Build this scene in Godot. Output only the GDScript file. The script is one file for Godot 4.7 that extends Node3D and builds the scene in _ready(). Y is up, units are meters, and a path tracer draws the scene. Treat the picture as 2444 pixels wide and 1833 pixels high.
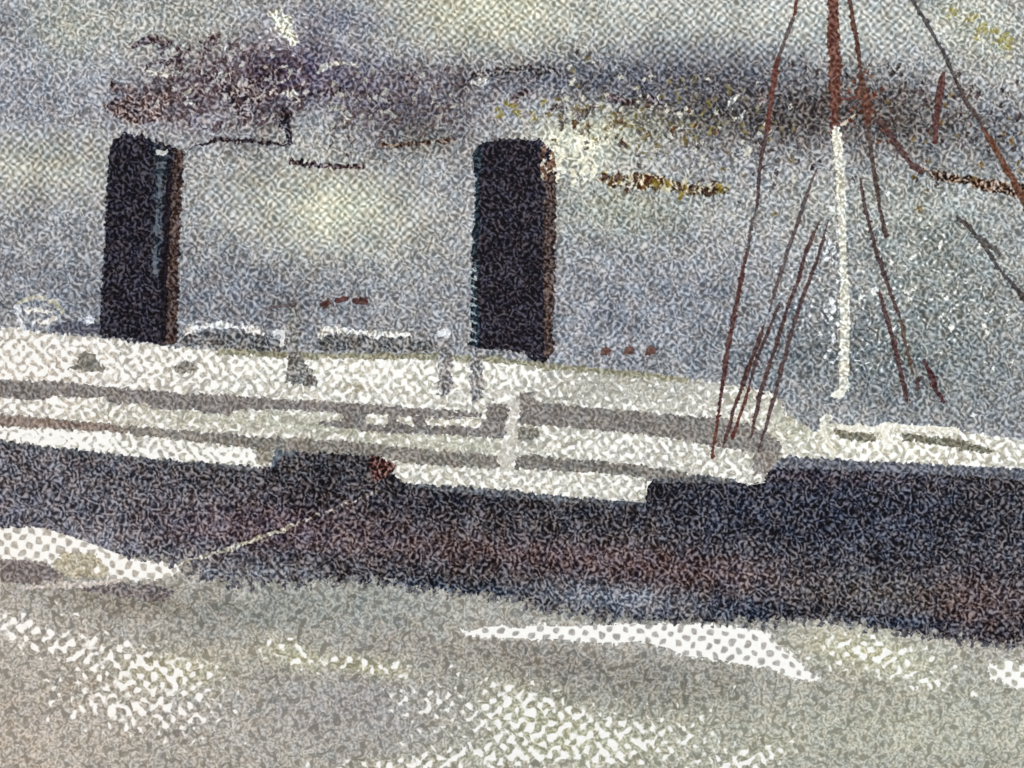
extends Node3D
# A close view of a coarsely screened colour print: a two-funnelled steamship at sea, on a flat sheet of paper.
# The sheet lies flat (y is up). All drawing positions are in print units: 1 unit = 0.2 mm on the sheet,
# x to the right and y down the sheet, counted from the upper left of the part of the print in view.

const UNIT := 0.0002
const CX := 1222.0
const CY := 916.5
const MX := 305.5            # the print runs on past the view by this much on each side
const MY := 229.0
const TW := 2048
const TH := 1536
const TEXEL := 3055.0 / 2048.0
const SHEET_TOP := 0.0006
const FILM := 0.000003        # each further ink film lies this much higher

var tone: Image              # ink tone, alpha = share of bare paper showing between the dots
var style: Image             # r = contrast of the screen, g = regularity of the screen, b = coarse (255) or fine (0) screen
var ink: StandardMaterial3D
var sheet: Node3D
var films := 0

func _ready():
	make_view()
	make_light()
	sheet = Node3D.new()
	sheet.name = "ship_print"
	add_child(sheet)
	sheet.set_meta("label", "coarse dot-screen colour print of a two-funnelled steamship at sea")
	sheet.set_meta("category", "print")
	ink = StandardMaterial3D.new()
	ink.albedo_color = Color(0.955, 0.955, 0.955)
	ink.roughness = 0.82
	ink.metallic_specular = 0.25
	ink.uv1_triplanar = false
	tone = Image.create(TW, TH, false, Image.FORMAT_RGBA8)
	style = Image.create(TW, TH, false, Image.FORMAT_RGBA8)
	make_paper()
	draw_picture()
	ink.albedo_texture = ImageTexture.create_from_image(screen_print())

# ------------------------------------------------------------------ camera and light
func make_view():
	var cam := Camera3D.new()
	cam.name = "camera"
	add_child(cam)
	cam.fov = 24.0
	cam.near = 0.02
	cam.far = 20.0
	cam.position = Vector3(0, CY * UNIT / tan(deg_to_rad(12.0)) + SHEET_TOP, 0)
	cam.rotation_degrees = Vector3(-90, 0, 0)
	cam.current = true
	var env := Environment.new()
	env.background_mode = Environment.BG_COLOR
	env.background_color = Color(0.42, 0.43, 0.44)
	env.tonemap_mode = Environment.TONE_MAPPER_LINEAR
	env.tonemap_exposure = 1.0
	env.sdfgi_enabled = true
	env.ssao_enabled = true
	env.ssil_enabled = true
	var we := WorldEnvironment.new()
	we.name = "environment"
	we.environment = env
	add_child(we)

func make_light():
	var window := AreaLight3D.new()
	window.name = "window_light"
	add_child(window)
	window.area_size = Vector2(1.2, 1.2)
	window.light_color = Color(1.0, 1.0, 1.0)
	window.light_energy = 5.05
	window.area_range = 8.0
	window.shadow_enabled = true
	window.look_at_from_position(Vector3(0.55, 1.7, -0.9), Vector3.ZERO, Vector3.UP)
	var lamp := AreaLight3D.new()
	lamp.name = "room_lamp"
	add_child(lamp)
	lamp.area_size = Vector2(0.12, 0.12)
	lamp.light_color = Color(1.0, 0.86, 0.76)
	lamp.light_energy = 0.022
	lamp.area_range = 5.0
	lamp.shadow_enabled = true
	lamp.look_at_from_position(Vector3(-0.36, 0.26, 0.26), Vector3(-0.22, 0, 0.14), Vector3.UP)

# ------------------------------------------------------------------ geometry
func at(p: Vector2, h: float) -> Vector3:
	return Vector3((p.x - CX) * UNIT, h, (p.y - CY) * UNIT)

func uv_of(p: Vector2) -> Vector2:
	return Vector2((p.x + MX) / 3055.0, (p.y + MY) / 2291.0)

func commit(st: SurfaceTool, called: String, parent: Node, label: String) -> MeshInstance3D:
	var o := MeshInstance3D.new()
	o.name = called
	o.mesh = st.commit()
	o.material_override = ink
	parent.add_child(o, true)
	if label:
		o.set_meta("label", label)
	return o

func add_vertex(st: SurfaceTool, p: Vector2, h: float, n: Vector3):
	st.set_normal(n)
	st.set_uv(uv_of(p))
	st.add_vertex(at(p, h))

# a film of ink with the given outline: a flat top and a low edge down to the paper
func film(pts: PackedVector2Array, called: String, parent: Node, label := "") -> MeshInstance3D:
	films += 1
	var h := SHEET_TOP + FILM * films
	var st := SurfaceTool.new()
	st.begin(Mesh.PRIMITIVE_TRIANGLES)
	var tris := Geometry2D.triangulate_polygon(pts)
	if tris.is_empty():
		push_error("outline of " + called + " cannot be filled")
	for k in range(0, tris.size(), 3):
		var a := pts[tris[k]]
		var b := pts[tris[k + 1]]
		var c := pts[tris[k + 2]]
		if (b - a).cross(c - a) < 0.0:
			var t := b
			b = c
			c = t
		for p in [a, b, c]:
			add_vertex(st, p, h, Vector3.UP)
	var ccw := not Geometry2D.is_polygon_clockwise(pts)
	for k in pts.size():
		var a := pts[k]
		var b := pts[(k + 1) % pts.size()]
		if ccw:
			var t := a
			a = b
			b = t
		var d := (b - a).normalized()
		var n := Vector3(d.y, 0, -d.x)
		for e in [[a, h], [b, h], [b, SHEET_TOP], [a, h], [b, SHEET_TOP], [a, SHEET_TOP]]:
			add_vertex(st, e[0], e[1], n)
	return commit(st, called, parent, label)

func make_paper():
	var paper := StandardMaterial3D.new()
	paper.albedo_color = Color(0.93, 0.92, 0.88)
	paper.roughness = 0.9
	var box := BoxMesh.new()
	box.size = Vector3(3055.0 * UNIT, SHEET_TOP, 2291.0 * UNIT)
	var o := MeshInstance3D.new()
	o.name = "paper"
	o.mesh = box
	o.material_override = paper
	o.position = Vector3(0, SHEET_TOP / 2, 0)
	sheet.add_child(o, true)

# ------------------------------------------------------------------ laying down ink
func pv(a: Array) -> PackedVector2Array:
	var r := PackedVector2Array()
	for k in range(0, a.size(), 2):
		r.append(Vector2(a[k], a[k + 1]))
	return r

# a field of ink tone made of broad washes: [x, y, rx, ry, turn, red, green, blue, bare paper]
func wash(base: Array, blobs: Array, most := 1.0) -> Image:
	var w := 256
	var h := 192
	var img := Image.create(w, h, false, Image.FORMAT_RGBA8)
	var drift := FastNoiseLite.new()
	drift.seed = 41
	drift.frequency = 0.06
	var rot := []
	for b in blobs:
		rot.append([cos(deg_to_rad(b[4])), sin(deg_to_rad(b[4]))])
	for j in h:
		for i in w:
			var x := (i + 0.5) / w * 3055.0 - MX
			var y := (j + 0.5) / h * 2291.0 - MY
			var r: float = base[0]
			var g: float = base[1]
			var bl: float = base[2]
			var s: float = base[3]
			for k in blobs.size():
				var b: Array = blobs[k]
				var dx: float = x - b[0]
				var dy: float = y - b[1]
				var u: float = (dx * rot[k][0] + dy * rot[k][1]) / b[2]
				var v: float = (dy * rot[k][0] - dx * rot[k][1]) / b[3]
				var d := u * u + v * v
				if d < 5.0:
					var f := exp(-d)
					r += b[5] * f
					g += b[6] * f
					bl += b[7] * f
					if b.size() > 8:
						s += b[8] * f
			var n := drift.get_noise_2d(i, j)
			var m := drift.get_noise_2d(i + 500, j)
			img.set_pixel(i, j, Color((r + 12.0 * n + 2.0 * m) / 255.0, (g + 12.0 * n) / 255.0, (bl + 12.0 * n - 3.0 * m) / 255.0, minf(s, most)))
	img.resize(TW, TH, Image.INTERPOLATE_BILINEAR)
	return img

# paints an outline with a flat tone or with a wash; st = [contrast, regularity, coarse]
func lay(pts: PackedVector2Array, what, st: Array):
	var sc := Color(st[0], st[1], st[2], 1.0)
	var n := pts.size()
	var lo := INF
	var hi := -INF
	for p in pts:
		lo = minf(lo, p.y)
		hi = maxf(hi, p.y)
	var j0 := maxi(0, int(floor((lo + MY) / TEXEL)))
	var j1 := mini(TH - 1, int(ceil((hi + MY) / TEXEL)))
	for j in range(j0, j1 + 1):
		var y := (j + 0.5) * TEXEL - MY
		var xs := []
		for k in n:
			var a := pts[k]
			var b := pts[(k + 1) % n]
			if (a.y <= y) != (b.y <= y):
				xs.append(a.x + (y - a.y) / (b.y - a.y) * (b.x - a.x))
		xs.sort()
		for k in range(0, xs.size() - 1, 2):
			var i0 := clampi(int(round((xs[k] + MX) / TEXEL)), 0, TW)
			var i1 := clampi(int(round((xs[k + 1] + MX) / TEXEL)), 0, TW)
			if i1 > i0:
				var r := Rect2i(i0, j, i1 - i0, 1)
				if what is Image:
					tone.blit_rect(what, r, r.position)
				else:
					tone.fill_rect(r, what)
				style.fill_rect(r, sc)

func c(r: float, g: float, b: float, paper := 0.0) -> Color:
	return Color(r / 255.0, g / 255.0, b / 255.0, paper)

# a drawn stroke: the outline of a line of uneven width
func stroke(a: Array, width: float, seed_: int, taper := 0.0) -> PackedVector2Array:
	var src := pv(a)
	var rng := RandomNumberGenerator.new()
	rng.seed = seed_
	var pts := PackedVector2Array()
	for k in src.size() - 1:
		var steps := maxi(1, int(src[k].distance_to(src[k + 1]) / 22.0))
		for s in steps:
			pts.append(src[k].lerp(src[k + 1], float(s) / steps))
	pts.append(src[src.size() - 1])
	var left := PackedVector2Array()
	var right := PackedVector2Array()
	var n := pts.size()
	for k in n:
		var d := (pts[mini(k + 1, n - 1)] - pts[maxi(k - 1, 0)]).normalized()
		var q := Vector2(-d.y, d.x)
		var w := width * 0.5 * rng.randf_range(0.72, 1.28)
		if taper > 0.0:
			w *= clampf(minf(k + 0.5, n - k - 0.5) / (taper * n), 0.35, 1.0)
		var o := q * rng.randf_range(-0.12, 0.12) * width
		left.append(pts[k] + q * w + o)
		right.append(pts[k] - q * w + o)
	right.reverse()
	left.append_array(right)
	return left

const SKY := [0.48, 0.24, 0.0]
const HULL := [0.56, 0.05, 0.0]
const SEA := [0.33, 0.45, 1.0]
const DECK := [0.30, 0.42, 0.75]
const FOAM := [0.18, 0.95, 1.0]
const BAND := [0.34, 0.1, 0.0]
const LINE := [0.20, 0.0, 0.0]

func inked(pts: PackedVector2Array, what, st: Array, called: String, parent: Node, label := "") -> MeshInstance3D:
	lay(pts, what, st)
	return film(pts, called, parent, label)

func draw_picture():
	# ---- the sky
	var sky_wash := wash([159, 160, 162, 0.0], [
		[60, 180, 260, 200, 0, -5.5, -3.7, 4.1], [150, 70, 110, 100, 60, 19.1, 19.1, 5.9], [430, 60, 210, 100, 0, 13.9, 13.9, 4.3],
		[70, 390, 230, 80, 0, 22.3, 21.1, 6.7], [780, 500, 230, 120, 10, 32.3, 32.3, 15.5], [860, 480, 70, 60, 0, 12.9, 12.9, 8.1], [770, 520, 60, 60, 0, 12.9, 12.9, 8.1],
		[1150, 20, 230, 110, 0, 32.9, 31.7, 11.3], [1700, 40, 420, 90, 0, 20.7, 21.9, 13.5], [2330, 60, 150, 90, 30, 15.6, 16.8, 3.6], [2050, 80, 160, 90, 0, 10.5, 12.9, 10.5],
		[500, 200, 160, 75, -15, -36.4, -40.9, -41.2], [630, 250, 60, 105, 0, -35.9, -39.2, -39.5], [390, 250, 90, 45, 0, -20.9, -26.6, -26.9], [470, 290, 60, 40, 0, 11.1, 11.1, 15.9],
		[730, 110, 130, 110, 0, -20.7, -19.2, -14.7], [850, 45, 120, 22, 0, -29.6, -28.1, -18.8], [960, 250, 180, 110, 0, -38.4, -39.9, -37.2], [1010, 330, 80, 50, 0, -17.9, -17.6, -25.1],
		[1300, 175, 220, 36, 0, -27.2, -25.7, -23.6], [1650, 170, 280, 90, 0, -42.4, -40.9, -35.2], [1800, 280, 250, 60, 0, -25.5, -25.8, -30.3], [2130, 270, 190, 90, 10, -39.9, -42, -44.7],
		[2420, 330, 120, 80, 0, -29.2, -27.7, -25.6], [1380, 345, 130, 75, 0, 40, 40, 22], [1500, 300, 160, 50, 0, 19.3, 19.3, 7.3], [680, 75, 46, 42, 40, 60.1, 60.1, 51.7, 0.15], [760, 290, 110, 60, 0, 14.8, 18.4, 14.8],
		[150, 690, 300, 140, 0, -15.9, -13.8, -9.2], [620, 720, 330, 110, 0, -26.9, -24.7, -19.2], [1500, 760, 330, 150, 0, -19.8, -16.7, -10.2], [1900, 850, 250, 120, 0, -22.5, -19.4, -17.7],
		[2250, 900, 300, 120, 0, -24.6, -21.4, -21.7], [2250, 650, 250, 200, 0, -15.6, -11.5, -16.6], [1480, 500, 200, 70, 0, 2.8, 5.8, -5.6], [2100, 480, 300, 80, 0, 7.5, 8.7, 3.9], [2100, 700, 220, 160, 0, 0, 0, 0, 0.05],
		[520, 190, 210, 110, -12, -11, -16, -12], [700, 130, 120, 120, 0, -14, -17, -11], [720, 190, 170, 60, 0, -16, -18, -13], [900, 240, 240, 100, 8, -18, -22, -17], [1250, 190, 260, 44, 0, -16, -17, -12], [2000, 270, 300, 100, 4, -28, -32, -32], [1660, 270, 260, 90, 4, -28, -30, -28]])
	var sky := inked(pv([-305, -229, 2749, -229, 2749, 1160, -305, 1130]), sky_wash, SKY, "sky", sheet, "grey and cream dotted sky of the print")
	# broken evenly screened places
	for a in [[60, 400, 260, 100], [800, 500, 260, 110], [1150, 30, 260, 90], [1720, 70, 330, 90], [2060, 60, 180, 80], [640, 480, 160, 90]]:
		regular(a)
	# smoke
	inked(pv([452, 356, 505, 342, 530, 338, 600, 342, 640, 344, 694, 352, 690, 346, 640, 336, 560, 330, 520, 328, 470, 346]), c(62, 52, 56), [0.55, 0, 0], "smoke_edge", sky, "thin dark lower edge of the smoke beside the funnel")
	inked(pv([668, 262, 690, 250, 694, 300, 698, 346, 684, 350, 680, 312, 664, 300]), c(60, 54, 60), [0.7, 0, 0], "smoke_edge", sky, "dark upright edge at the end of the smoke")
	lay(stroke([700, 236, 752, 226, 830, 212], 14, 3), c(84, 76, 84), [0.7, 0, 0])
	lay(stroke([690, 384, 760, 396, 870, 396], 12, 4), c(84, 72, 74), [0.8, 0, 0])
	lay(stroke([905, 345, 980, 345, 1085, 334], 9, 5), c(98, 84, 74), [0.6, 0, 0])
	lay(stroke([1120, 178, 1240, 166, 1340, 170], 16, 6), c(96, 94, 96), [0.7, 0, 0])
	inked(pv([470, 170, 540, 180, 600, 186, 640, 205, 630, 240, 600, 290, 570, 280, 545, 235, 500, 200]), c(108, 100, 104), [0.75, 0.1, 0], "smoke_puff", sky, "reddish brown dark patch of smoke above the funnel")
	inked(pv([240, 252, 290, 232, 350, 220, 400, 222, 425, 240, 390, 265, 380, 290, 330, 300, 270, 276]), c(122, 109, 110), [0.72, 0.1, 0], "smoke_puff", sky, "small reddish patch of smoke over the funnel top")
	inked(pv([640, 30, 662, 20, 690, 40, 698, 60, 690, 68, 706, 84, 716, 100, 704, 110, 680, 92, 662, 70]), c(224, 224, 208, 0.2), [0.8, 0, 0], "cloud_gap", sky, "small bright white gap in the smoke")
	inked(pv([1420, 430, 1470, 416, 1560, 414, 1600, 428, 1660, 446, 1740, 444, 1740, 462, 1680, 470, 1600, 458, 1520, 448, 1470, 446]), c(140, 131, 112), [0.85, 0, 0], "smoke_edge", sky, "brown and olive lower edge of the smoke trail")
	inked(pv([2204, 400, 2260, 414, 2330, 424, 2400, 436, 2460, 440, 2749, 470, 2749, 500, 2440, 470, 2380, 462, 2300, 440, 2230, 430]), c(112, 94, 80), [0.85, 0, 0], "smoke_edge", sky, "dark brown smoke edge crossed by the forestay")
	# olive specks along the smoke
	var rng := RandomNumberGenerator.new()
	rng.seed = 77
	# curling strokes in the smoke
	for k in 34:
		var cp := Vector2(rng.randf_range(300, 700), rng.randf_range(90, 290)) if k < 20 else Vector2(rng.randf_range(760, 1900), rng.randf_range(170, 290))
		var cr := rng.randf_range(16, 48)
		var c0 := rng.randf() * TAU
		var arc := []
		for m in 5:
			var q := cp + Vector2.from_angle(c0 + m * 0.5) * cr * Vector2(1.3, 0.8)
			arc.append(q.x)
			arc.append(q.y)
		lay(stroke(arc, rng.randf_range(9, 18), 500 + k, 0.3), c(104, 94, 98) if k % 3 else c(176, 175, 170), [0.62, 0, 0])
	for k in 60:
		var px := rng.randf_range(1300, 1720)
		var py := 262.0 + (px - 1160) * 0.12 + rng.randfn(0, 38)
		speck(Vector2(px, py), rng.randf_range(4, 9), c(122, 113, 72) if rng.randf() < 0.6 else c(98, 74, 54), rng)
	for k in 12:
		speck(Vector2(rng.randf_range(1160, 1300), rng.randf_range(240, 285)), rng.randf_range(4, 9), c(134, 126, 80), rng)
	for k in 34:
		var f := rng.randf()
		speck(Vector2(2250 + 170 * f + rng.randfn(0, 10), 10 + 110 * f + rng.randfn(0, 14)), rng.randf_range(4, 9), c(156, 151, 104), rng)
	for k in 40:
		speck(Vector2(rng.randf_range(2090, 2440), rng.randfn(330, 70)), rng.randf_range(4, 9), c(116, 100, 72) if rng.randf() < 0.7 else c(104, 72, 52), rng)
	for k in 190:
		speck(Vector2(rng.randf_range(1800, 2440), rng.randfn(265, 60)), rng.randf_range(4, 7.5), c(68, 60, 62), rng)
	for k in 230:
		var a0 := rng.randf() * TAU
		var r0 := sqrt(rng.randf())
		var sp := Vector2(540 + 210 * r0 * cos(a0), 205 + 110 * r0 * sin(a0))
		speck(sp, rng.randf_range(4, 8), c(82, 68, 72) if rng.randf() < 0.75 else c(176, 172, 170), rng)
	for k in 240:
		speck(Vector2(rng.randf_range(780, 1120), 250 + rng.randfn(0, 46)), rng.randf_range(4, 7), c(98, 88, 90) if rng.randf() < 0.7 else c(164, 164, 158), rng)
	for k in 330:
		var sx := rng.randf_range(1330, 1900)
		speck(Vector2(sx, 250 + (sx - 1330) * 0.1 + rng.randfn(0, 70)), rng.randf_range(4, 7.5), [c(84, 82, 84), c(96, 92, 88), c(198, 197, 184), c(120, 112, 86)][k % 4], rng)
	for k in 46:
		var ex := rng.randf_range(1440, 1740)
		speck(Vector2(ex, 424 + (ex - 1440) * 0.09 + rng.randfn(0, 10)), rng.randf_range(5, 10), [c(88, 58, 38), c(74, 52, 44), c(128, 112, 52), c(190, 186, 160)][k % 4], rng)
	for k in 60:
		speck(Vector2(rng.randf_range(1960, 2420), rng.randfn(700, 130)), rng.randf_range(3, 6.5), c(236, 238, 232), rng)
	for k in 26:
		speck(Vector2(1985 + rng.randfn(0, 8), rng.randf_range(560, 880)), rng.randf_range(4, 7), c(232, 236, 240), rng)
	for k in 50:
		speck(Vector2(rng.randf_range(1300, 1420), rng.randf_range(320, 440)), rng.randf_range(5, 10), c(236, 234, 214), rng)

	# ---- the sea
	var sea_wash := wash([176, 174, 167, 0], [
		[0, 1720, 480, 200, 0, 6, 2, -1], [2200, 1750, 500, 150, 0, 8, 11, 3], [1500, 1630, 360, 60, 6, -24, -24, -24], [750, 1450, 330, 60, 0, -26, -20, -18],
		[900, 1690, 250, 90, 0, -8, -8, -2], [300, 1440, 200, 40, 5, -25, -28, -30], [1250, 1570, 250, 40, 4, -16, -18, -18], [1500, 1470, 250, 20, 5, -20, -16, -16],
		[200, 1550, 230, 50, 14, 0, 0, 0, 0.53], [330, 1690, 210, 62, 6, 0, 0, 0, 0.57], [420, 1600, 140, 50, 0, 8, 8, -6, 0.27], [30, 1490, 60, 24, 10, 0, 0, 0, 0.51], [700, 1565, 80, 32, 20, 14, 14, -4, 0.47], [880, 1590, 110, 22, 8, 12, 12, -8, 0.45],
		[1000, 1670, 90, 40, 20, 4, 4, 0, 0.45], [1240, 1690, 150, 70, 25, 8, 10, 0, 0.47], [1420, 1770, 330, 80, 0, 10, 12, 0, 0.53], [1040, 1818, 240, 22, -4, 4, 4, -4, 0.61],
		[2070, 1555, 170, 44, 10, 22, 22, 4, 0.51], [2200, 1630, 110, 18, 8, 6, 6, 0, 0.47], [1770, 1815, 100, 28, -15, 6, 6, 0, 0.59]], 0.47)
	var sea := inked(pv([-305, 1180, 2749, 1300, 2749, 2062, -305, 2062]), sea_wash, SEA, "sea", sheet, "beige and grey dotted sea below the ship")
	inked(pv([-305, 1252, 0, 1262, 92, 1259, 140, 1272, 230, 1300, 306, 1333, 420, 1346, 430, 1362, 400, 1380, 330, 1384, 262, 1384, 240, 1350, 150, 1346, 100, 1338, 50, 1336, 0, 1334, -305, 1330]), c(188, 183, 174, 0.58), FOAM, "wave_crest", sea, "white foam with grey dots lying against the hull")
	lay(pv([150, 1316, 230, 1320, 268, 1372, 240, 1380, 160, 1376, 120, 1350]), c(186, 180, 160, 0.16), SEA)
	lay(pv([0, 1338, 60, 1338, 110, 1346, 150, 1372, 140, 1386, 60, 1392, 0, 1392]), c(134, 126, 124), BAND)
	lay(stroke([60, 1404, 140, 1398, 230, 1394, 290, 1384], 10, 11), c(206, 198, 190), BAND)
	lay(pv([180, 1404, 280, 1394, 360, 1394, 420, 1412, 390, 1440, 300, 1424, 220, 1414]), c(128, 122, 122), [0.4, 0, 0])
	inked(pv([1098, 1500, 1120, 1510, 1150, 1498, 1200, 1494, 1240, 1500, 1290, 1492, 1320, 1496, 1430, 1494, 1500, 1490, 1560, 1492, 1640, 1490, 1720, 1492, 1790, 1502, 1830, 1508, 1850, 1534, 1868, 1552, 1900, 1574, 1925, 1600, 1960, 1620, 1932, 1628, 1880, 1612, 1828, 1592, 1760, 1584, 1700, 1570, 1640, 1566, 1590, 1546, 1530, 1530, 1450, 1536, 1400, 1532, 1350, 1526, 1250, 1524, 1150, 1520, 1104, 1514]), c(182, 179, 174, 0.66), FOAM, "wave_crest", sea, "broad white foam streak filled with round grey dots")
	inked(pv([2350, 1572, 2372, 1590, 2400, 1578, 2424, 1584, 2470, 1600, 2749, 1640, 2749, 1700, 2440, 1652, 2400, 1630, 2366, 1620]), c(184, 182, 168, 0.6), FOAM, "wave_crest", sea, "small white foam patch at the bow side of the sea")

	# ---- the hull
	var hull_wash := wash([75, 72, 76, 0], [
		[-100, 1180, 620, 300, 0, 36, 37, 40], [260, 1310, 210, 60, 0, 26.1, 28, 29.9], [60, 1225, 130, 30, 0, -0.2, 2.7, 7.5], [1250, 1325, 480, 44, 4, 16, 6, 5], [1650, 1365, 260, 50, 6, 16, 8, 7], [2330, 1440, 120, 80, 0, 17, 5.5, 3.6],
		[650, 1250, 300, 60, 0, 8.8, 0.2, 3], [2000, 1230, 400, 130, 4, -24, -18, -8], [1050, 1190, 320, 36, 4, -24.3, -23.3, -20.5], [1470, 1432, 240, 36, 5, 46, 54, 60], [1030, 1402, 170, 20, 5, -23.2, -12.7, -4],
		[600, 1366, 180, 30, 0, 38.2, 43, 44.9], [2070, 1400, 240, 46, 5, 23.5, 22.6, 17.8], [1790, 1455, 90, 36, 5, -22.1, -15.3, -6.7], [2200, 1490, 160, 22, 6, -12.3, -3.6, 6], [800, 1110, 140, 40, 0, -22.3, -20.4, -19.4], [1620, 1190, 110, 50, 0, -19, -18, -17], [1900, 1135, 300, 14, 3, 8.3, -1.3, -3.2]])
	var hull_pts := pv([-305, 1010, 0, 1051, 147, 1070, 295, 1086, 442, 1101, 608, 1114, 648, 1116, 652, 1082, 664, 1070, 707, 1070, 815, 1084, 896, 1090, 936, 1100, 944, 1114, 934, 1130, 962, 1153, 1183, 1167, 1368, 1186, 1538, 1199, 1546, 1160, 1562, 1142, 1629, 1142, 1750, 1146, 1790, 1158, 1826, 1152, 1832, 1112, 1846, 1092, 1887, 1090, 1997, 1097, 2218, 1108, 2444, 1119, 2749, 1136, 2749, 1600, 2444, 1546, 2329, 1531, 2145, 1506, 1961, 1480, 1880, 1480, 1806, 1488, 1720, 1484, 1630, 1486, 1427, 1473, 1294, 1450, 1183, 1424, 962, 1396, 815, 1386, 663, 1390, 534, 1390, 470, 1374, 430, 1346, 306, 1331, 221, 1299, 140, 1270, 92, 1259, 0, 1261, -305, 1250])
	var hull := inked(hull_pts, hull_wash, HULL, "hull", sheet, "dark speckled hull with reddish lower side")
	inked(pv([1846, 1090, 1887, 1088, 1997, 1095, 2218, 1106, 2444, 1117, 2749, 1134, 2749, 1162, 2444, 1145, 2218, 1132, 1997, 1122, 1880, 1116, 1840, 1120]), c(106, 109, 118), [0.4, 0, 0], "rail_strip", hull, "pale blue grey strip along the top of the bow")  # blue grey printed stripe along the upper edge of the bow
	lay(pv([962, 1150, 1183, 1164, 1368, 1183, 1538, 1197, 1538, 1210, 1368, 1202, 1183, 1186, 980, 1166]), c(98, 101, 107), [0.45, 0, 0])
	lay(pv([-305, 1008, 0, 1050, 147, 1068, 295, 1084, 442, 1099, 620, 1114, 620, 1126, 442, 1114, 295, 1100, 147, 1084, 0, 1064]), c(94, 95, 100), [0.45, 0, 0])
	lay(pv([1548, 1140, 1629, 1132, 1700, 1134, 1760, 1142, 1740, 1154, 1629, 1152, 1570, 1154]), c(100, 102, 106), [0.4, 0, 0])
	lay(pv([650, 1078, 700, 1066, 720, 1072, 700, 1084, 668, 1092, 660, 1112, 648, 1112]), c(96, 104, 112), [0.3, 0, 0])
	inked(pv([880, 1090, 920, 1094, 938, 1104, 944, 1116, 934, 1128, 918, 1140, 896, 1150, 884, 1130]), c(84, 54, 50), [0.7, 0, 0], "hull_end", hull, "rust red end of the raised bulwark")
	lay(stroke([424, 1346, 560, 1306, 700, 1254], 9, 300), c(178, 174, 162), [0.6, 0, 0])
	lay(stroke([700, 1254, 800, 1214, 905, 1172], 6, 301), c(132, 124, 120), [0.8, 0, 0])
	# the waterline is broken up by the dots
	var edge := pv([0, 1261, 92, 1259, 140, 1270, 221, 1299, 306, 1331, 430, 1346, 470, 1374, 534, 1390, 663, 1390, 815, 1386, 962, 1396, 1183, 1424, 1294, 1450, 1427, 1473, 1630, 1486, 1806, 1488, 1961, 1480, 2145, 1506, 2329, 1531, 2444, 1546])
	for k in range(4, edge.size() - 1):
		for m in int(edge[k].distance_to(edge[k + 1]) / 8.0):
			var ep := edge[k].lerp(edge[k + 1], rng.randf())
			var off := rng.randfn(0, 6)
			var ec := c(92, 92, 98) if off > 0 else c(146, 146, 143)
			speck(ep + Vector2(0, off), rng.randf_range(4, 8), ec, rng)
	film(stroke([424, 1346, 700, 1252, 905, 1172], 9, 12), "anchor_line", hull, "broken pale line slanting up the hull")

	# ---- the white decks
	var deck_wash := wash([200, 198, 188, 0.42], [
		[0, 900, 360, 120, 0, 8, 2, 2, 0.14], [800, 870, 420, 40, 3, 4, 3, 0, 0.14], [1230, 890, 70, 30, 0, 6, 6, 6, 0.16], [1500, 920, 280, 60, 0, -18, -17, -16, -0.22], [700, 1010, 450, 24, 3, -12, -10, -16, -0.2],
		[150, 1050, 200, 30, 4, -2, -2, 0, 0.3], [560, 1090, 110, 24, 3, 4, 4, 4, 0.3], [1050, 1060, 200, 18, 3, -8, -6, -10, -0.2], [2150, 1060, 260, 40, 3, 6, 4, -4, 0.1], [1900, 1020, 90, 50, 20, -8, -6, -10, -0.2]])
	var deck_pts := pv([-305, 735, 0, 782, 60, 782, 129, 799, 239, 806, 387, 825, 520, 836, 681, 843, 815, 847, 1043, 847, 1147, 850, 1250, 860, 1294, 870, 1441, 882, 1629, 904, 1703, 912, 1800, 926, 1850, 940, 1880, 992, 1940, 1030, 1960, 1024, 1955, 996, 1975, 986, 1990, 996, 1976, 1012, 2000, 1014, 2090, 1016, 2120, 1010, 2150, 1014, 2292, 1024, 2330, 1036, 2444, 1050, 2749, 1085, 2749, 1136, 2444, 1119, 2218, 1108, 1997, 1097, 1887, 1090, 1846, 1092, 1834, 1108, 1826, 1150, 1790, 1158, 1750, 1144, 1640, 1130, 1546, 1126, 1540, 1198, 1368, 1186, 1183, 1167, 962, 1153, 940, 1134, 944, 1104, 896, 1088, 707, 1068, 664, 1068, 652, 1080, 648, 1114, 608, 1114, 442, 1101, 295, 1086, 147, 1070, 0, 1051, -305, 1010])
	var deck := inked(deck_pts, deck_wash, DECK, "superstructure", sheet, "long cream white deck house with grey stripes")
	# the olive line along the top
	lay(stroke([520, 838, 700, 848, 830, 850, 1040, 852, 1160, 856, 1290, 872, 1440, 886, 1640, 908], 14, 21), c(150, 148, 128), [0.35, 0, 0])
	# stripes
	inked(pv([-305, 866, 0, 906, 150, 912, 300, 926, 442, 938, 700, 954, 815, 962, 1000, 974, 1150, 984, 1150, 996, 1000, 992, 815, 984, 740, 984, 700, 976, 560, 978, 550, 990, 478, 984, 466, 976, 420, 980, 360, 976, 352, 962, 300, 966, 262, 962, 255, 950, 120, 948, 100, 956, 0, 950, -305, 910]), c(134, 129, 126), BAND, "deck_stripe", deck, "long dark grey upper stripe of the deck house")
	inked(pv([815, 984, 860, 986, 1161, 1000, 1161, 962, 1212, 966, 1206, 1048, 1100, 1040, 930, 1034, 815, 1022, 760, 1014, 762, 1004, 815, 1004]), c(132, 128, 125), BAND, "window_band", deck, "grey block of the deck house around the windows")
	var win := [[872, 988, 926, 1012], [946, 994, 990, 1014], [1014, 998, 1150, 1018]]
	for w in win:
		inked(pv([w[0] + 4, w[1], w[2] - 6, w[1] + 3, w[2], w[1] + 10, w[2] - 3, w[3] + 3, w[0] + 6, w[3] - 2, w[0], w[1] + 8]), c(202, 198, 184, 0.45), DECK, "window", deck, "")
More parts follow.
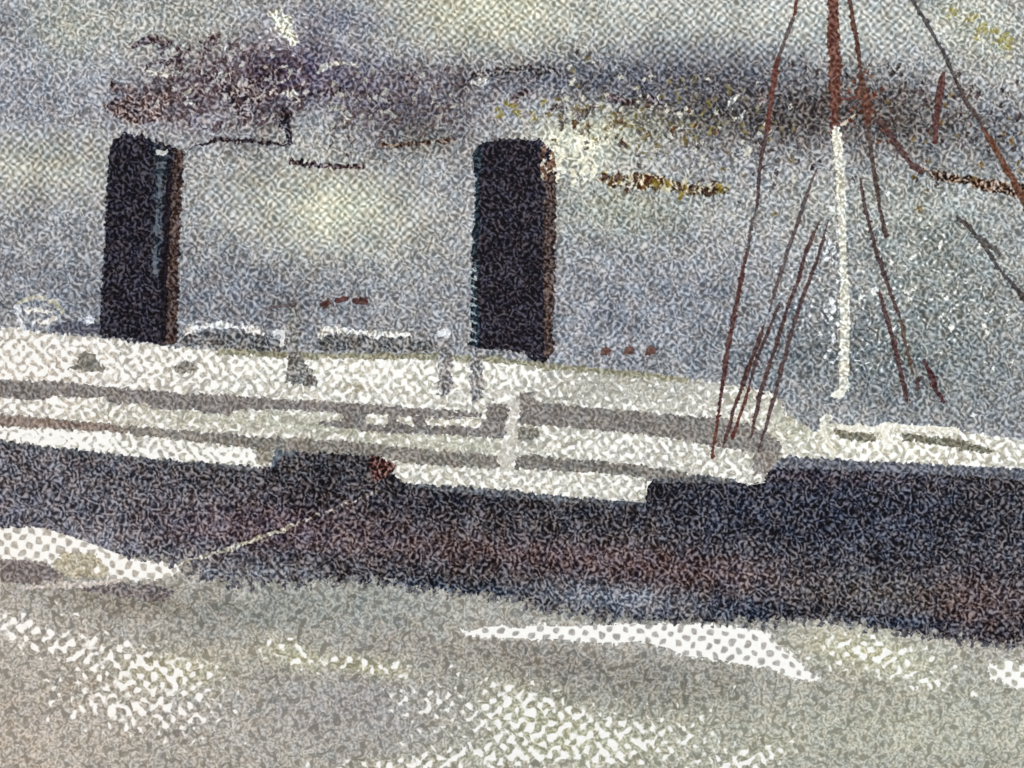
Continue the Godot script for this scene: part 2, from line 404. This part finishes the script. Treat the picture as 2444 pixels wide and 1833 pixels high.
	inked(pv([-305, 950, 0, 990, 140, 1000, 280, 1014, 589, 1040, 815, 1051, 1036, 1074, 1186, 1088, 1188, 1120, 1050, 1112, 962, 1106, 926, 1092, 815, 1083, 650, 1076, 553, 1064, 276, 1032, 0, 1016, -305, 980]), c(136, 132, 125), BAND, "deck_stripe", deck, "grey lower stripe of the deck house above the hull")
	lay(pv([-305, 952, 0, 992, 140, 1002, 276, 1016, 274, 1030, 0, 1014, -305, 978]), c(138, 124, 116), BAND)
	lay(pv([612, 1070, 652, 1076, 646, 1110, 612, 1106]), c(150, 146, 136), BAND)
	inked(pv([1226, 1084, 1300, 1090, 1368, 1096, 1450, 1102, 1540, 1112, 1640, 1128, 1640, 1140, 1560, 1144, 1500, 1134, 1368, 1126, 1226, 1119]), c(129, 126, 121), BAND, "deck_stripe", deck, "short grey lower stripe right of the white post")
	inked(pv([1240, 938, 1272, 936, 1284, 956, 1320, 966, 1552, 984, 1629, 991, 1714, 999, 1800, 1016, 1836, 1034, 1862, 1056, 1866, 1090, 1856, 1104, 1836, 1124, 1800, 1134, 1796, 1082, 1760, 1074, 1714, 1066, 1629, 1050, 1500, 1034, 1368, 1022, 1239, 1010]), c(133, 129, 125), BAND, "deck_stripe", deck, "wide grey stripe bending down at its bow end")
	lay(pv([1798, 1080, 1864, 1068, 1866, 1096, 1850, 1110, 1834, 1128, 1800, 1134]), c(146, 140, 134), BAND)
	inked(pv([1234, 1022, 1262, 1016, 1290, 1026, 1292, 1042, 1262, 1052, 1240, 1056, 1232, 1040]), c(140, 138, 128), [0.35, 0, 0], "deck_fitting", deck, "small grey fitting next to the white post")
	inked(pv([1150, 930, 1200, 936, 1240, 950, 1236, 1000, 1232, 1040, 1230, 1080, 1228, 1128, 1190, 1124, 1186, 1080, 1200, 1050, 1212, 1000, 1210, 966, 1180, 960]), c(204, 201, 192, 0.28), [0.22, 0.2, 1], "deck_post", deck, "white upright post between the deck stripes")
	# bow rail
	inked(pv([1986, 1022, 2080, 1032, 2096, 1040, 2090, 1056, 2040, 1052, 2000, 1044]), c(128, 126, 112), BAND, "rail_gap", deck, "")
	inked(pv([2150, 1034, 2200, 1040, 2280, 1046, 2320, 1058, 2380, 1076, 2360, 1084, 2300, 1074, 2240, 1062, 2160, 1052]), c(122, 120, 106), BAND, "rail_gap", deck, "")
	lay(stroke([2000, 1020, 2060, 1024, 2090, 1026, 2130, 1016, 2180, 1020, 2290, 1028], 11, 23), c(238, 236, 222, 0.6), LINE)
	lay(stroke([2105, 1020, 2118, 1050, 2124, 1064], 16, 24), c(238, 236, 222, 0.6), LINE)
	lay(stroke([1960, 1010, 1966, 1040, 1984, 1070, 1990, 1090], 10, 25), c(232, 230, 212, 0.4), LINE)
	# fittings on the upper deck
	inked(pv([186, 846, 206, 838, 226, 846, 232, 862, 254, 878, 246, 888, 200, 886, 160, 880, 186, 868]), c(132, 129, 121), BAND, "deck_ventilator", deck, "small grey ventilator below the wider gap of the deck")
	inked(pv([416, 874, 440, 860, 468, 862, 474, 880, 460, 892, 420, 890]), c(146, 142, 134), [0.4, 0, 0], "deck_ventilator", deck, "faint grey ventilator on the white deck")
	inked(pv([684, 730, 696, 726, 712, 734, 716, 800, 718, 850, 738, 876, 758, 908, 760, 924, 700, 920, 682, 912, 686, 850]), c(131, 130, 127), [0.5, 0, 0], "ventilator_post", sheet, "grey post with a spreading foot between the funnels")
	inked(pv([1046, 826, 1078, 818, 1080, 930, 1060, 950, 1044, 940]), c(150, 149, 149), [0.55, 0, 0], "ventilator_post", sheet, "grey post standing apart from the dark funnel")
	inked(pv([1124, 850, 1152, 846, 1154, 950, 1130, 958, 1122, 930]), c(148, 147, 147), [0.55, 0, 0], "ventilator_post", sheet, "grey post under the foot of the dark funnel")
	lay(pv([806, 920, 850, 912, 878, 930, 830, 944]), c(182, 178, 162, 0.3), DECK)
	# boats and rails above the deck
	lay(pv([436, 800, 480, 790, 640, 800, 690, 812, 680, 838, 520, 832, 436, 822]), c(116, 117, 119), [0.55, 0, 0])
	lay(pv([756, 806, 800, 798, 980, 806, 1040, 816, 1040, 840, 815, 838, 756, 836]), c(117, 117, 117), [0.55, 0, 0])
	inked(pv([436, 792, 446, 772, 464, 766, 476, 778, 510, 770, 560, 774, 600, 778, 632, 790, 630, 802, 600, 796, 560, 784, 500, 786, 462, 790, 444, 802]), c(226, 228, 228, 0.3), [0.7, 0, 0], "lifeboat", sheet, "white lifeboat edge beside the brown sided funnel")
	inked(pv([756, 800, 766, 784, 800, 780, 850, 786, 900, 790, 984, 796, 982, 806, 900, 804, 840, 798, 786, 796, 768, 808]), c(232, 232, 226, 0.4), [0.7, 0, 0], "lifeboat", sheet, "white lifeboat edge between ventilator post and dark funnel")
	lay(stroke([652, 796, 676, 792, 672, 826], 10, 26), c(222, 224, 224, 0.3), LINE)
	lay(stroke([1044, 800, 1060, 792, 1074, 800], 15, 27), c(220, 226, 232, 0.4), LINE)
	lay(stroke([40, 726, 60, 714, 100, 710, 132, 720, 152, 748], 11, 28), c(196, 193, 178), BAND)
	lay(stroke([60, 738, 96, 742, 120, 748, 132, 758, 106, 772, 80, 768], 10, 29), c(236, 234, 226), BAND)
	lay(stroke([40, 726, 44, 760, 58, 790], 12, 30), c(216, 220, 226), BAND)
	film(pv([36, 722, 60, 708, 100, 704, 136, 716, 158, 750, 140, 764, 104, 780, 66, 770, 40, 752]), "life_ring", sheet, "pale ring shape standing on the deck edge")
	lay(pv([120, 780, 150, 768, 240, 768, 240, 800, 129, 796]), c(98, 100, 112), BAND)
	inked(pv([198, 758, 214, 750, 228, 760, 224, 774, 204, 774]), c(216, 222, 236), BAND, "deck_lamp", sheet, "small blue white spot beside the funnel foot")
	# davit marks
	inked(stroke([640, 734, 700, 728, 706, 732], 8, 31), c(96, 88, 90), LINE, "davit", sheet, "faint dark line above the ventilator post")
	inked(stroke([768, 732, 786, 718], 12, 32), c(86, 62, 60), LINE, "davit", sheet, "slanting red brown dash beside the davit dots")
	inked(stroke([800, 718, 830, 714], 11, 33), c(88, 58, 56), LINE, "davit", sheet, "red brown dash in the row above the lifeboat")
	inked(stroke([842, 717, 876, 720], 13, 34), c(78, 54, 54), LINE, "davit", sheet, "red brown oval at the end of the davit row")
	var marks := [[1446, 838, "red brown three-cornered mark nearest the dark funnel"], [1502, 836, "flat red brown mark between two pointed ones"], [1554, 836, "red brown pointed mark nearest the rigging"]]
	for m in marks:
		inked(pv([m[0] - 14, m[1] + 10, m[0] - 10, m[1] - 6, m[0] + 2, m[1] - 11, m[0] + 13, m[1] - 4, m[0] + 10, m[1] + 9]), c(98, 72, 66), LINE, "davit", sheet, m[2])

	# ---- funnels
	funnels(rng)
	# ---- mast and rigging
	rigging(rng)

func funnels(rng: RandomNumberGenerator):
	var f := inked(pv([262, 352, 273, 331, 295, 320, 340, 322, 362, 334, 409, 348, 436, 362, 438, 405, 428, 600, 426, 700, 422, 818, 391, 824, 330, 816, 243, 800, 238, 795, 242, 700, 247, 611, 251, 553, 255, 442]), c(39, 36, 47), [0.42, 0.0, 0], "funnel", sheet, "dark funnel with a blue highlight and red brown side")
	inked(pv([414, 354, 430, 358, 438, 370, 438, 405, 432, 520, 427, 611, 426, 720, 422, 816, 391, 823, 396, 720, 402, 611, 406, 516, 412, 420]), c(74, 60, 57), [0.4, 0, 0], "funnel_side", f, "narrow red brown side of the funnel")
	lay(stroke([404, 380, 400, 520, 392, 680, 388, 815], 13, 51), c(22, 18, 26), LINE)
	inked(pv([362, 342, 394, 350, 398, 420, 388, 500, 384, 600, 378, 660, 362, 668, 362, 600, 366, 500, 368, 420]), c(52, 57, 66), [0.44, 0, 0], "highlight", f, "blue grey highlight running down the funnel")
	for a in [[372, 362, 398, 366, 9], [374, 388, 398, 388, 6], [372, 400, 394, 402, 6], [380, 416, 382, 470, 9], [376, 500, 374, 560, 8], [372, 590, 370, 650, 7]]:
		lay(stroke([a[0], a[1], a[2], a[3]], a[4], 60 + int(a[1])), c(92, 100, 110) if a[1] != 362 else c(196, 200, 198), LINE)
	for a in [[366, 376, 400, 378], [364, 408, 400, 410]]:
		lay(stroke([a[0], a[1], a[2], a[3]], 8, 70), c(40, 52, 60), LINE)
	var g := inked(pv([1128, 368, 1146, 343, 1198, 331, 1290, 335, 1309, 352, 1326, 400, 1326, 611, 1321, 758, 1320, 840, 1301, 868, 1272, 861, 1250, 841, 1140, 832, 1121, 826, 1124, 700, 1128, 560, 1136, 442]), c(38, 34, 44), [0.42, 0.0, 0], "funnel", sheet, "wholly dark funnel with a jagged blue black edge")
	inked(pv([1300, 396, 1318, 392, 1327, 405, 1326, 611, 1321, 758, 1320, 838, 1301, 858, 1296, 760, 1297, 611, 1300, 450]), c(76, 63, 60), [0.44, 0, 0], "funnel_side", g, "narrow brown side of the dark funnel")
	inked(pv([1128, 368, 1146, 346, 1152, 380, 1144, 430, 1148, 520, 1140, 611, 1142, 700, 1146, 830, 1121, 826, 1124, 700, 1128, 560, 1136, 442]), c(34, 46, 56), [0.42, 0, 0], "funnel_edge", g, "blue black edge of the funnel")
	for k in 9:
		var y := 640.0 + k * 21.0 + rng.randf_range(-4, 4)
		lay(stroke([1120, y, 1138, y + 9], 6, 80 + k, 0.4), c(160, 172, 176), LINE)
	for k in 24:
		speck(Vector2(1312 + rng.randfn(0, 10), rng.randf_range(350, 420)), rng.randf_range(5, 8), c(112, 84, 68) if rng.randf() < 0.6 else c(206, 200, 184), rng)

func rigging(rng: RandomNumberGenerator):
	var mast := inked(pv([1976, -229, 2003, -229, 2001, 0, 2004, 74, 2002, 120, 2010, 146, 2006, 203, 2003, 260, 2001, 313, 1990, 322, 1981, 313, 1980, 203, 1977, 150, 1975, 74, 1977, 0]), c(98, 64, 55), [0.3, 0, 0], "mast", sheet, "mast with a red brown upper and cream lower length")
	inked(pv([1986, 300, 2000, 306, 2010, 322, 2013, 368, 2018, 440, 2021, 479, 2019, 560, 2020, 611, 2027, 700, 2028, 758, 2027, 860, 2026, 936, 2001, 936, 2003, 860, 2004, 758, 2003, 611, 1999, 540, 1997, 479, 1992, 400, 1989, 368, 1986, 340]), c(218, 217, 204), [0.5, 0, 0], "lower_mast", mast, "cream lower length of the mast")
	inked(pv([1980, 946, 1988, 936, 2004, 930, 2018, 936, 2014, 948, 1994, 950]), c(240, 240, 228), LINE, "mast_foot", mast, "white blob at the foot of the mast")
	lay(stroke([2000, 238, 2050, 232], 6, 90), c(94, 58, 52), LINE)
	lay(stroke([2006, 300, 2040, 274], 5, 91), c(196, 186, 170), LINE)
	var brown := c(96, 60, 53)
	var dark := c(80, 64, 64)
	var dim := c(92, 82, 82)
	var lines := [
		[[1920, -229, 1902, 0, 1894, 40], 9.0, c(97, 62, 51), "brown shroud crossing the smoke to the deck house", "shroud"],
		[[1894, 40, 1884, 70, 1865, 118, 1858, 140], 8.0, dim, "", ""],
		[[1857, 135, 1851, 180, 1843, 221, 1832, 300, 1829, 320], 12.0, brown, "", ""],
		[[1829, 320, 1819, 360, 1813, 410, 1808, 478, 1805, 500], 8.5, dark, "", ""],
		[[1806, 496, 1795, 530, 1784, 600, 1778, 630], 7.0, dim, "", ""],
		[[1782, 600, 1774, 640, 1751, 758, 1736, 839, 1719, 950, 1715, 985], 10.0, c(84, 58, 56), "", ""],
		[[1716, 978, 1711, 1010, 1699, 1094], 6.5, brown, "", ""],
		[[1951, 400, 1935, 435, 1908, 520, 1880, 600, 1872, 629, 1850, 696, 1836, 745], 7.5, dim, "dark shroud starting highest beside the cream mast", "shroud"],
		[[1861, 722, 1835, 788, 1802, 869, 1787, 928], 6.5, dark, "", ""],
		[[1789, 920, 1770, 980, 1747, 1049], 7.5, brown, "thin brown shroud second of the close four", "shroud"],
		[[1824, 776, 1780, 895, 1751, 979, 1725, 1068], 8.5, c(82, 61, 58), "brown shroud of the close four nearest the long one", "shroud"],
		[[1957, 527, 1938, 570, 1920, 611, 1906, 670, 1883, 722, 1850, 832, 1817, 932, 1791, 1046], 8.5, c(83, 64, 63), "brown shroud third of the close four", "shroud"],
		[[1977, 524, 1953, 613, 1913, 718, 1880, 825, 1850, 943, 1810, 1079], 7.5, c(85, 69, 69), "brown shroud of the close four nearest the mast foot", "shroud"],
		[[2036, -229, 2029, 0, 2036, 48, 2049, 122, 2056, 184], 9.0, c(89, 62, 55), "brown stay running down beside the upper mast", "stay"],
		[[2054, 176, 2062, 220, 2070, 260, 2071, 300], 17.0, c(87, 59, 50), "", ""],
		[[2071, 296, 2077, 350, 2086, 405, 2097, 479, 2102, 505], 8.0, c(82, 71, 66), "", ""],
		[[2099, 496, 2117, 567], 8.0, c(79, 65, 63), "", ""],
		[[2053, 424, 2062, 486, 2077, 545, 2095, 611, 2112, 659, 2130, 710, 2152, 770], 8.5, c(78, 63, 63), "dark stay slanting away from the cream mast", "stay"],
		[[2148, 760, 2159, 810, 2178, 890], 7.0, c(95, 80, 69), "", ""],
		[[2098, 690, 2108, 730, 2119, 766, 2141, 847, 2167, 965], 9.0, c(82, 60, 60), "red brown stay ending above the bow rail", "stay"],
		[[2204, 858, 2226, 898, 2234, 930, 2254, 962], 10.5, c(76, 48, 50), "short brown stay end above the bow rail", "stay"],
		[[2194, 900, 2188, 932], 8.0, dark, "", ""],
		[[2120, -110, 2178, 0, 2211, 55, 2248, 118, 2272, 169, 2282, 194], 8.0, c(78, 74, 76), "long dark forestay slanting across the smoke", "forestay"],
		[[2280, 188, 2311, 251, 2344, 295], 9.5, c(78, 67, 65), "", ""],
		[[2344, 300, 2366, 340, 2388, 376, 2440, 472, 2520, 620], 13.0, c(101, 69, 55), "", ""],
		[[2095, 285, 2119, 313, 2145, 354, 2182, 398, 2206, 414], 12.0, c(84, 62, 60), "brown boom sloping from the mast to the smoke edge", "boom"],
		[[2250, 172, 2242, 230, 2237, 258, 2232, 342], 14.0, c(89, 60, 57), "short upright brown mark near the forestay", "signal_halyard"],
		[[2282, 517, 2311, 538, 2351, 589, 2383, 640], 8.5, c(79, 74, 73), "grey stay below the smoke, ending short", "stay"],
		[[2334, 562, 2392, 610], 8.0, c(87, 84, 84), "", ""],
		[[2381, 637, 2444, 710, 2560, 850], 9.0, c(77, 71, 71), "grey stay running off above the bow", "stay"],
	]
	var k := 0
	var last: MeshInstance3D = null
	for l in lines:
		k += 1
		var pts := stroke(l[0], l[1], 100 + k, 0.12)
		if l[4]:
			last = inked(pts, l[2], LINE, l[4], sheet, l[3])
		else:
			inked(pts, l[2], LINE, "broken_length", last)
	for n in 30:
		speck(Vector2(2060 + rng.randfn(0, 20), 240 + rng.randfn(0, 40)), rng.randf_range(4, 7), c(104, 66, 52), rng)

# a small uneven blot of ink in the drawing
func speck(p: Vector2, r: float, col: Color, rng: RandomNumberGenerator):
	var pts := PackedVector2Array()
	for k in 7:
		pts.append(p + Vector2.from_angle(k * TAU / 7.0) * r * rng.randf_range(0.6, 1.25) * Vector2(0.85, 1.15))
	lay(pts, col, [0.3, 0.0, 0.0])

# a place where the screen prints as an even lattice
func regular(a: Array):
	for j in range(int((a[1] - a[3] + MY) / TEXEL), int((a[1] + a[3] + MY) / TEXEL), 3):
		var y := (j + 1.5) * TEXEL - MY
		var u: float = (y - a[1]) / a[3]
		if absf(u) >= 1.0 or j < 0:
			continue
		var half: float = a[2] * sqrt(1.0 - u * u)
		var i0 := maxi(0, int((a[0] - half + MX) / TEXEL))
		var i1 := mini(TW, int((a[0] + half + MX) / TEXEL))
		style.fill_rect(Rect2i(i0, j, i1 - i0, 3), Color(SKY[0], 0.72, 0, 1))

# ------------------------------------------------------------------ the dot screens
func screen_print() -> Image:
	var soft_style := style.duplicate()
	soft_style.resize(TW / 16, TH / 16, Image.INTERPOLATE_LANCZOS)
	soft_style.resize(TW, TH, Image.INTERPOLATE_BILINEAR)
	var tb := tone.get_data()
	var sb := style.get_data()
	var rb: PackedByteArray = soft_style.get_data()
	var rows := []
	rows.resize(TH)
	var job := func(j: int):
		rows[j] = print_row(j, tb, sb, rb)
	var group := WorkerThreadPool.add_group_task(job, TH, -1, true)
	WorkerThreadPool.wait_for_group_task_completion(group)
	var out := PackedByteArray()
	for j in TH:
		out.append_array(rows[j])
	var img := Image.create_from_data(TW, TH, false, Image.FORMAT_RGB8, out)
	img.generate_mipmaps()
	return img

func noise(seed_: int, wavelength: float) -> FastNoiseLite:
	var n := FastNoiseLite.new()
	n.seed = seed_
	n.noise_type = FastNoiseLite.TYPE_SIMPLEX_SMOOTH
	n.fractal_type = FastNoiseLite.FRACTAL_NONE
	n.frequency = 1.0 / wavelength
	return n

var n_wx := noise(1, 34.0)
var n_wy := noise(2, 34.0)
var n_edge := noise(3, 12.0)
var n_worm := noise(4, 23.0)
var n_worm2 := noise(5, 10.0)
var n_coarse := noise(6, 25.0)
var n_pit := noise(9, 22.0)
var n_mottle := noise(10, 85.0)
var n_grit := noise(11, 6.2)
var n_tint := noise(7, 40.0)

func print_row(j: int, tb: PackedByteArray, sb: PackedByteArray, rb: PackedByteArray) -> PackedByteArray:
	var row := PackedByteArray()
	row.resize(TW * 3)
	var y := (j + 0.5) * TEXEL - MY
	var ka := TAU / 14.2
	var f1c := cos(0.80) * ka
	var f1s := sin(0.80) * ka
	var kb := TAU / 13.4
	var f2c := cos(0.27) * kb
	var f2s := sin(0.27) * kb
	var kc := TAU / 26.0
	var g1c := cos(0.90) * kc
	var g1s := sin(0.90) * kc
	for i in TW:
		var x := (i + 0.5) * TEXEL - MX
		var wx := n_wx.get_noise_2d(x, y)
		var wy := n_wy.get_noise_2d(x, y)
		var e := n_edge.get_noise_2d(x, y)
		# ragged borders: the tone is taken up to a dot's radius away
		var ragged := 5.5 if sb[(j * TW + i) * 4 + 2] > 230 else 3.6
		var si := clampi(i + int((wx * 0.6 + e) * ragged), 0, TW - 1)
		var sj := clampi(j + int((wy * 0.6 - e) * ragged), 0, TH - 1)
		var o := (sj * TW + si) * 4
		if sb[(j * TW + i) * 4] < 55:
			o = (j * TW + i) * 4
		var r: float = tb[o]
		var g: float = tb[o + 1]
		var b: float = tb[o + 2]
		var bare := tb[o + 3] / 255.0
		var con := sb[o] / 255.0
		var reg := rb[(j * TW + i) * 4 + 1] / 255.0
		var px := x + wx * 4.5
		var py := y + wy * 4.5
		var q := 0.0
		var p := 0.0
		# worm-like joining of neighbouring dots
		var along := (px * 0.42 + py * 0.91) * 0.66
		var across := (py * 0.42 - px * 0.91) * 1.1
		var strand := clampf(0.86 - 3.1 * absf(n_worm.get_noise_2d(along, across)), -0.7, 0.8)
		var fleck := n_worm2.get_noise_2d(px, py)
		var grit := n_grit.get_noise_2d(x, y)
		var worm := strand * 0.62 + fleck * 0.9 + grit * 0.42
		if sb[o + 2] > 127:
			var fine := 1.0 if sb[o + 2] > 230 else 1.32
			var qx := px * fine
			var qy := py * fine
			var u := qx * g1c + qy * g1s
			var v := qy * g1c - qx * g1s
			q = 0.5 - 0.25 * (cos(u) + cos(v))
			var cn := n_coarse.get_noise_2d(qx, qy)
			q = lerpf(0.5 + 0.62 * cn + 0.12 * worm, q, minf(1.0, reg + 0.2 * bare))
			p = strand * 0.2 + fleck * 0.8 + grit * 0.45 + 0.12 - 1.0 * smoothstep(0.26, 0.52, n_pit.get_noise_2d(px, py)) + (q - 0.5) * 0.35
			if bare > 0.01:
				var cut := 1.0 - bare
				var wgt := smoothstep(cut - 0.1, cut + 0.1, q)
				r = lerpf(r, 253.0, wgt)
				g = lerpf(g, 253.0, wgt)
				b = lerpf(b, 249.0, wgt)
				con *= 1.0 - 0.85 * wgt
		else:
			var u1 := px * f1c + py * f1s
			var v1 := py * f1c - px * f1s
			var lat := 0.5 * (cos(u1) + cos(v1))
			var u2 := px * f2c + py * f2s
			var v2 := py * f2c - px * f2s
			var lat2 := 0.5 * (cos(u2) + cos(v2))
			p = worm * (1.0 - 0.75 * reg) + lat * (0.25 + 0.75 * reg) + lat2 * 0.3
			if bare > 0.01:
				var wgt2 := smoothstep(0.95 - bare, 1.2 - bare, p)
				r = lerpf(r, 250.0, wgt2)
				g = lerpf(g, 250.0, wgt2)
				b = lerpf(b, 240.0, wgt2)
		var mott := n_mottle.get_noise_2d(x, y) * con * 26.0
		r += mott
		g += mott
		b += mott
		p = clampf(p * 1.2, -1.0, 1.0)
		# the screen makes light gaps and dark overlaps round the mean tone
		var a := con * 116.0 * p
		var t := n_tint.get_noise_2d(x, y) * con * 9.0
		row[i * 3] = int(clampf(r + a + t, 4.0, 255.0))
		row[i * 3 + 1] = int(clampf(g + a * 1.0, 3.0, 255.0))
		row[i * 3 + 2] = int(clampf(b + a - t, 6.0, 255.0))
	return row
